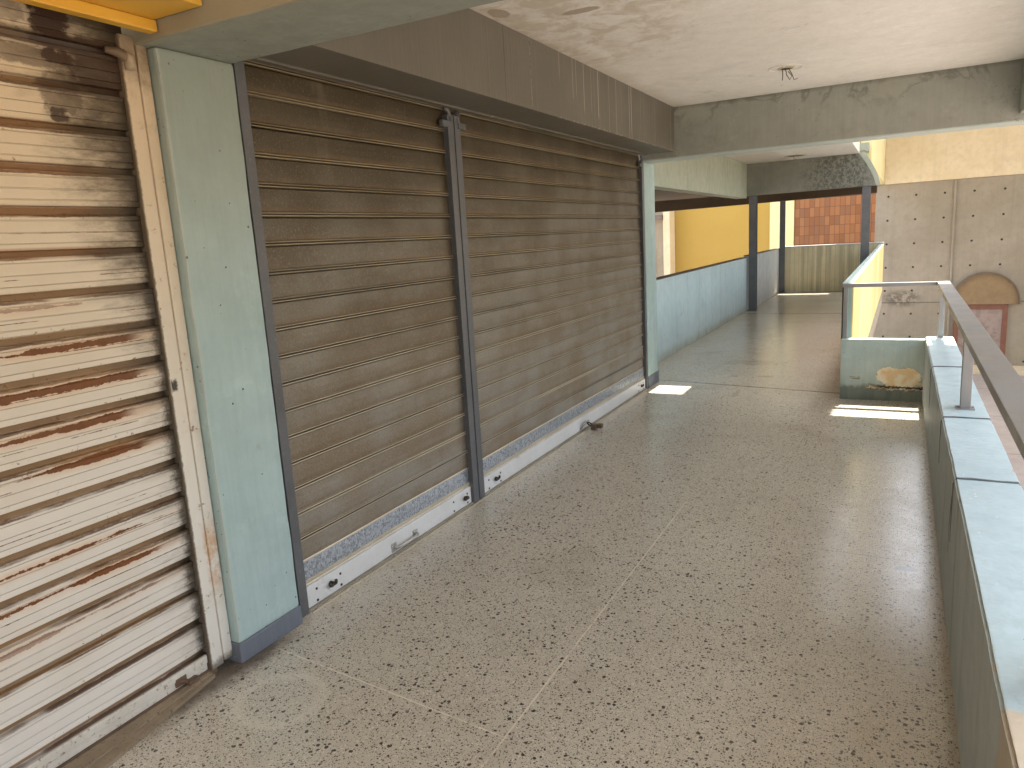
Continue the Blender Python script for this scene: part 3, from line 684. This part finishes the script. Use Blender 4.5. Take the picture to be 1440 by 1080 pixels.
# ------------------------------------------------------------------ shutters
GP, GO = .1135, .196
def grey_profile(z0, z1):
    pr = []
    seg = [(0, -.004), (.0008, .0070), (.0030, .0110), (.0060, .0105), (.0078, .0065), (.0086, -.006), (.0112, -.006), (.0122, .0060), (.0148, .0095), (.0175, .0085), (.0198, .0020), (.024, .0004), (.045, .0018), (.07, .0022), (.095, .0012), (.108, .0002), (.1118, -.006)]
    k = math.floor((z0-GO)/GP)
    while GO+k*GP < z1:
        for dz, dx in seg:
            z = GO+k*GP+dz
            if z0 <= z <= z1: pr.append((-2.24+dx, z))
        k += 1
    return pr
def bolt(mb, x, y, z, r=.006):
    mb.tube([(x-.001, y, z), (x+.003, y, z), (x+.004, y, z)], [r, r, r*.6], 10)
def latch(y, z, par, flip=1):
    q = MB(); x = -2.215
    q.tube([(x, y, z), (x+.012, y, z)], .014, 12)
    q.box(x+.010, x+.022, y-.022, y+.020, z-.006, z+.008, .002)
    q.box(x+.020, x+.030, y-.010*flip-.006, y-.010*flip+.006, z+.004, z+.022, .002)
    q.build('latch', m_dark, par)
s1 = thing('roller_shutter', (-2.24, 2.83, 0), 'dusty grey roller shutter beside the teal pillar, with a pull handle at its foot', 'shutter', 'dusty grey roller shutters')
s2 = thing('roller_shutter', (-2.24, 5.28, 0), 'wide dusty grey roller shutter at the far end, with a padlock at its foot', 'shutter', 'dusty grey roller shutters')
for s, y0, y1 in ((s1, 2.09, 3.60), (s2, 3.61, 6.955)):
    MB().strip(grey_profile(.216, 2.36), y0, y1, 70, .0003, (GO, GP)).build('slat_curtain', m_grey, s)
    mb = MB(); mb.strip([(-2.238, .128), (-2.2365, .15), (-2.236, .19), (-2.238, .213)], y0, y1, 30, .001); mb.build('galvanised_slat', m_galv, s)
    mb = MB(); mb.strip([(-2.245, .2175), (-2.232, .2165), (-2.232, .2135), (-2.24, .2125)], y0, y1, 30, .0008)
    mb.strip([(-2.24, .1295), (-2.230, .1275), (-2.230, .1225), (-2.238, .1205), (-2.230, .1185), (-2.230, .1135), (-2.236, .111)], y0, y1, 30, .0008)
    mb.build('seam_bead', m_bead, s)
def bottom_rail(s, y0, y1, bolts, latches):
    mb = MB(); mb.box(-2.236, -2.217, y0, y1, .010, .108, .003); r = mb.build('bottom_rail', m_rwhite, s)
    mb = MB(); mb.box(-2.234, -2.205, y0, y1, .0005, .011); mb.build('rubber_seal', m_ledge, r)
    for y in bolts:
        for z in (.078, .024):
            q = MB(); bolt(q, -2.217, y, z); q.build('bolt', m_dark, r)
    for i, y in enumerate(latches): latch(y, .06, r, 1 if i % 2 else -1)
    return r
r1 = bottom_rail(s1, 2.135, 3.532, (2.207, 2.363, 3.337, 3.488), (2.294, 3.456))
r2_ = bottom_rail(s2, 3.675, 6.93, (3.748, 3.90, 6.72, 6.86), (3.83, 6.80))
q = MB(); x = -2.217
q.tube([(x, 2.765, .040), (x+.022, 2.77, .042), (x+.032, 2.79, .044), (x+.034, 2.86, .045), (x+.032, 2.925, .044), (x+.022, 2.945, .042), (x, 2.95, .040)], .008, 8)
q.box(x, x+.004, 2.745, 2.785, .018, .062, .001); q.box(x, x+.004, 2.93, 2.97, .018, .062, .001)
q.build('pull_handle', m_alu, r1, True)
q = MB()
for k, a in enumerate((0, .012, .024)):
    q.tube([(x, 5.225+a, .02), (x+.02, 5.235+a, .055), (x+.035, 5.26+a, .074), (x+.04, 5.31, .078), (x+.028, 5.36, .066), (x, 5.37, .045)], .006, 6)
q.build('hasp', m_alu, r2_, True)
pl = thing('padlock', (-2.14, 5.33, .05), 'rusty brown padlock lying on the floor against the wide shutter', 'padlock')
q = MB(); q.box(-2.155, -2.115, 5.30, 5.36, .004, .045, .006); q.box(-2.120, -2.075, 5.325, 5.375, .012, .046, .006); q.build('lock_body', m_rust, pl)
q = MB(); q.tube([(-2.155, 5.31, .03), (-2.18, 5.305, .05), (-2.195, 5.32, .058), (-2.18, 5.345, .05), (-2.155, 5.35, .03)], .006, 8); q.build('shackle', m_dark, pl, True)

def channel(s, y0, y1, front, lips, z1=2.25, z0=.0):
    """upright guide rail with stepped face"""
    mb = MB()
    mb.box(-2.275, front-.006, y0, y1, z0, z1)
    for a, c, d in lips: mb.box(front-.006, front+d, a, c, z0, z1, .0015)
    return mb.build('guide_rail', m_slate, s)
channel(s1, 2.060, 2.118, -2.205, ((2.060, 2.082, .0), (2.085, 2.133, .006)), 2.245)
channel(s1, 3.545, 3.602, -2.203, ((3.537, 3.572, .004), (3.575, 3.602, -.001)), 2.215)
channel(s2, 3.606, 3.660, -2.203, ((3.606, 3.632, .004), (3.635, 3.672, -.001)), 2.215)
channel(s2, 6.945, 6.988, -2.205, ((6.935, 6.986, .002),), 2.20)
# flared mouths and stop brackets at the head of the middle rails
for s, sg, y in ((s1, -1, 3.56), (s2, 1, 3.648)):
    q = MB(); q.tube([(-2.203, y, 2.18), (-2.203, y, 2.215), (-2.206, y+sg*.010, 2.235), (-2.212, y+sg*.028, 2.25)], [.012, .013, .014, .012], 8)
    q.box(-2.222, -2.198, min(y, y+sg*.075), max(y, y+sg*.075), 2.148, 2.182, .003); q.build('stop_bracket', m_slate, s)
q = MB(); q.tube([(-2.205, 6.955, 2.19), (-2.206, 6.95, 2.215), (-2.212, 6.93, 2.235)], .011, 8); q.box(-2.222, -2.2, 6.88, 6.95, 2.14, 2.17, .003); q.build('stop_bracket', m_slate, s2)
# soil line / threshold strips on the floor
q = MB(); q.box(-2.190, -2.184, 2.14, 6.90, .0, .005); tag(q.build('threshold_strip', m_bead), 'thin beige strip on the floor along the grey shutters', 'threshold')

# white rusty shutter
WP, WO = .1220, .1008
def white_profile(z0, z1):
    pr = []
    seg = [(-.0105, .008), (-.0100, -.010), (.0095, -.010), (.0110, .006), (.0125, .0085), (.0150, .0085), (.0290, .0080), (.0300, .0060), (.0312, .0080), (.0600, .0095), (.0610, .0075), (.0622, .0095), (.0950, .0085), (.0960, .0065), (.0972, .0085), (.1100, .0095)]
    k = -1
    while WO+k*WP < z1:
        for dz, dx in seg:
            z = WO+k*WP+dz
            if z0 <= z <= z1: pr.append((-2.236+dx, z))
        k += 1
    return pr
s3 = thing('roller_shutter', (-2.236, .0, 0), 'rusty white roller shutter with soot stains under the yellow sign', 'shutter')
MB().strip(white_profile(.084, 2.42), -3.0, 1.66, 130, .0012, (WO, WP)).build('slat_curtain', m_white, s3)
mb = MB(); mb.box(-2.27, -2.230, -3.0, 1.63, .022, .050, .004); mb.box(-2.27, -2.224, -3.0, 1.63, .0505, .083, .004); rr = mb.build('bottom_rail', m_rdirty, s3)
q = MB(); q.box(-2.242, -2.222, 1.49, 1.535, .03, .062, .003); q.box(-2.240, -2.206, 1.530, 1.575, .018, .034, .003); q.tube([(-2.24, 1.50, .045), (-2.20, 1.52, .048)], .008, 8); q.build('latch', m_rust, rr)
mb = MB(); mb.box(-2.29, -2.218, -3, 1.66, .0, .0215); mb.build('sill_bar', m_rust, rr)
mb = MB(); mb.box(-2.275, -2.214, 1.634, 1.689, .018, 2.235, .003); mb.build('guide_rail', m_jambw, s3)
mb = MB(); mb.box(-2.275, -2.209, 1.6915, 1.7305, .028, 2.25, .003); mb.build('guide_rail', m_jambw, s3)
q = MB(); q.tube([(-2.212, 1.66, 2.13), (-2.200, 1.655, 2.16), (-2.205, 1.62, 2.175), (-2.215, 1.585, 2.178)], [.018, .02, .016, .010], 8); q.build('stop_bracket', m_jambw, s3, True)
q = MB(); q.prism([(-2.23, 1.628), (-2.192, 1.628), (-2.104, 1.13), (-2.0, .5), (-2.0, -3), (-2.23, -3)], 'z', .0, .013)
q.prism([(-2.23, 1.625), (-2.205, 1.625), (-2.15, 1.13), (-2.08, .5), (-2.08, -3), (-2.23, -3)], 'z', .0132, .0195); q.build('sill', m_sill, s3)
# yellow sign
p = thing('sign_box', (-2.0, .6, 2.26), 'yellow sign box hanging over the rusty white shutter', 'sign')
MB().box(-2.11, -1.877, -1.2, 1.686, 2.262, 2.60, .006).build('box_body', m_sign, p)
MB().box(-2.128, -2.088, -1.2, 1.686, 2.226, 2.2605, .004).build('bottom_lip', m_sign, p)
MB().box(-2.45, -2.13, -8, 1.687, 2.30, 2.639).build('shop_header', m_conc)
bpy.data.objects['shop_header']['label'] = 'plain concrete header behind the yellow sign box'; bpy.data.objects['shop_header']['category'] = 'beam'
# brown fascia
p = thing('shutter_fascia', (-2.0, 4.5, 2.25), 'brown grey boxed fascia with pale paint drips over the grey shutters', 'fascia')
for a, c in ((2.062, 3.664), (3.667, 3.979), (3.981, 6.978)):
    MB().box(-2.16, -1.90, a, c, 2.252, 2.638, .0015).build('board', m_fascia, p)
MB().box(-2.20, -2.163, 2.062, 6.978, 2.243, 2.40, .002).build('head_trim', m_fascia, p)

# ------------------------------------------------------------------ ceiling light points
def socket(x, y, z, label, wires, r=.045):
    t = thing('ceiling_light_point', (x, y, z), label, 'light fixture', 'bare light points in the ceiling')
    n = 28; mb = MB(); ro = .115
    ring = [(x+ro*math.cos(2*math.pi*i/n), y+ro*math.sin(2*math.pi*i/n), z-.002) for i in range(n+1)]
    mb.tube(ring, .0022, 5, False); mb.build('trim_ring', m_ceil, t)
    mb = MB()
    inner = [(x+(r+.012*math.sin(i*3.1)+.006*math.sin(i*7))*math.cos(2*math.pi*i/n)*1.15, y+(r+.010*math.sin(i*2.3))*math.sin(2*math.pi*i/n)) for i in range(n)]
    mb.prism(inner, 'z', z-.008, z-.0005); mb.build('broken_plaster', m_plaster, t)
    mb = MB(); mb.prism([(x+(px-x)*.72+.006, y+(py-y)*.72) for px, py in inner], 'z', z-.0095, z-.0082); mb.build('dark_hole_disc', m_dark, t)  # flat dark disc in place of the shaded hole
    for pts in wires:
        mb = MB(); mb.tube([(x+a, y+b_, z+c) for a, b_, c in pts], .0035, 6); mb.build('wire', m_wire, t, True)
socket(-.80, 5.95, 2.64, 'bare light point with dangling wires in the near ceiling',
    ([(-.02, 0, -.005), (-.018, 0, -.04), (-.02, .0, -.085)], [(.0, 0, -.005), (.008, .01, -.05), (.03, .01, -.085), (.045, 0, -.06), (.02, -.01, -.03)], [(.02, 0, -.005), (.045, 0, -.05), (.06, .0, -.09), (.085, 0, -.085)]))
socket(-1.62, 13.3, 2.64, 'rust stained light point in the far ceiling', ([(-.03, 0, -.005), (-.02, 0, -.05), (.02, 0, -.06)],), .15)
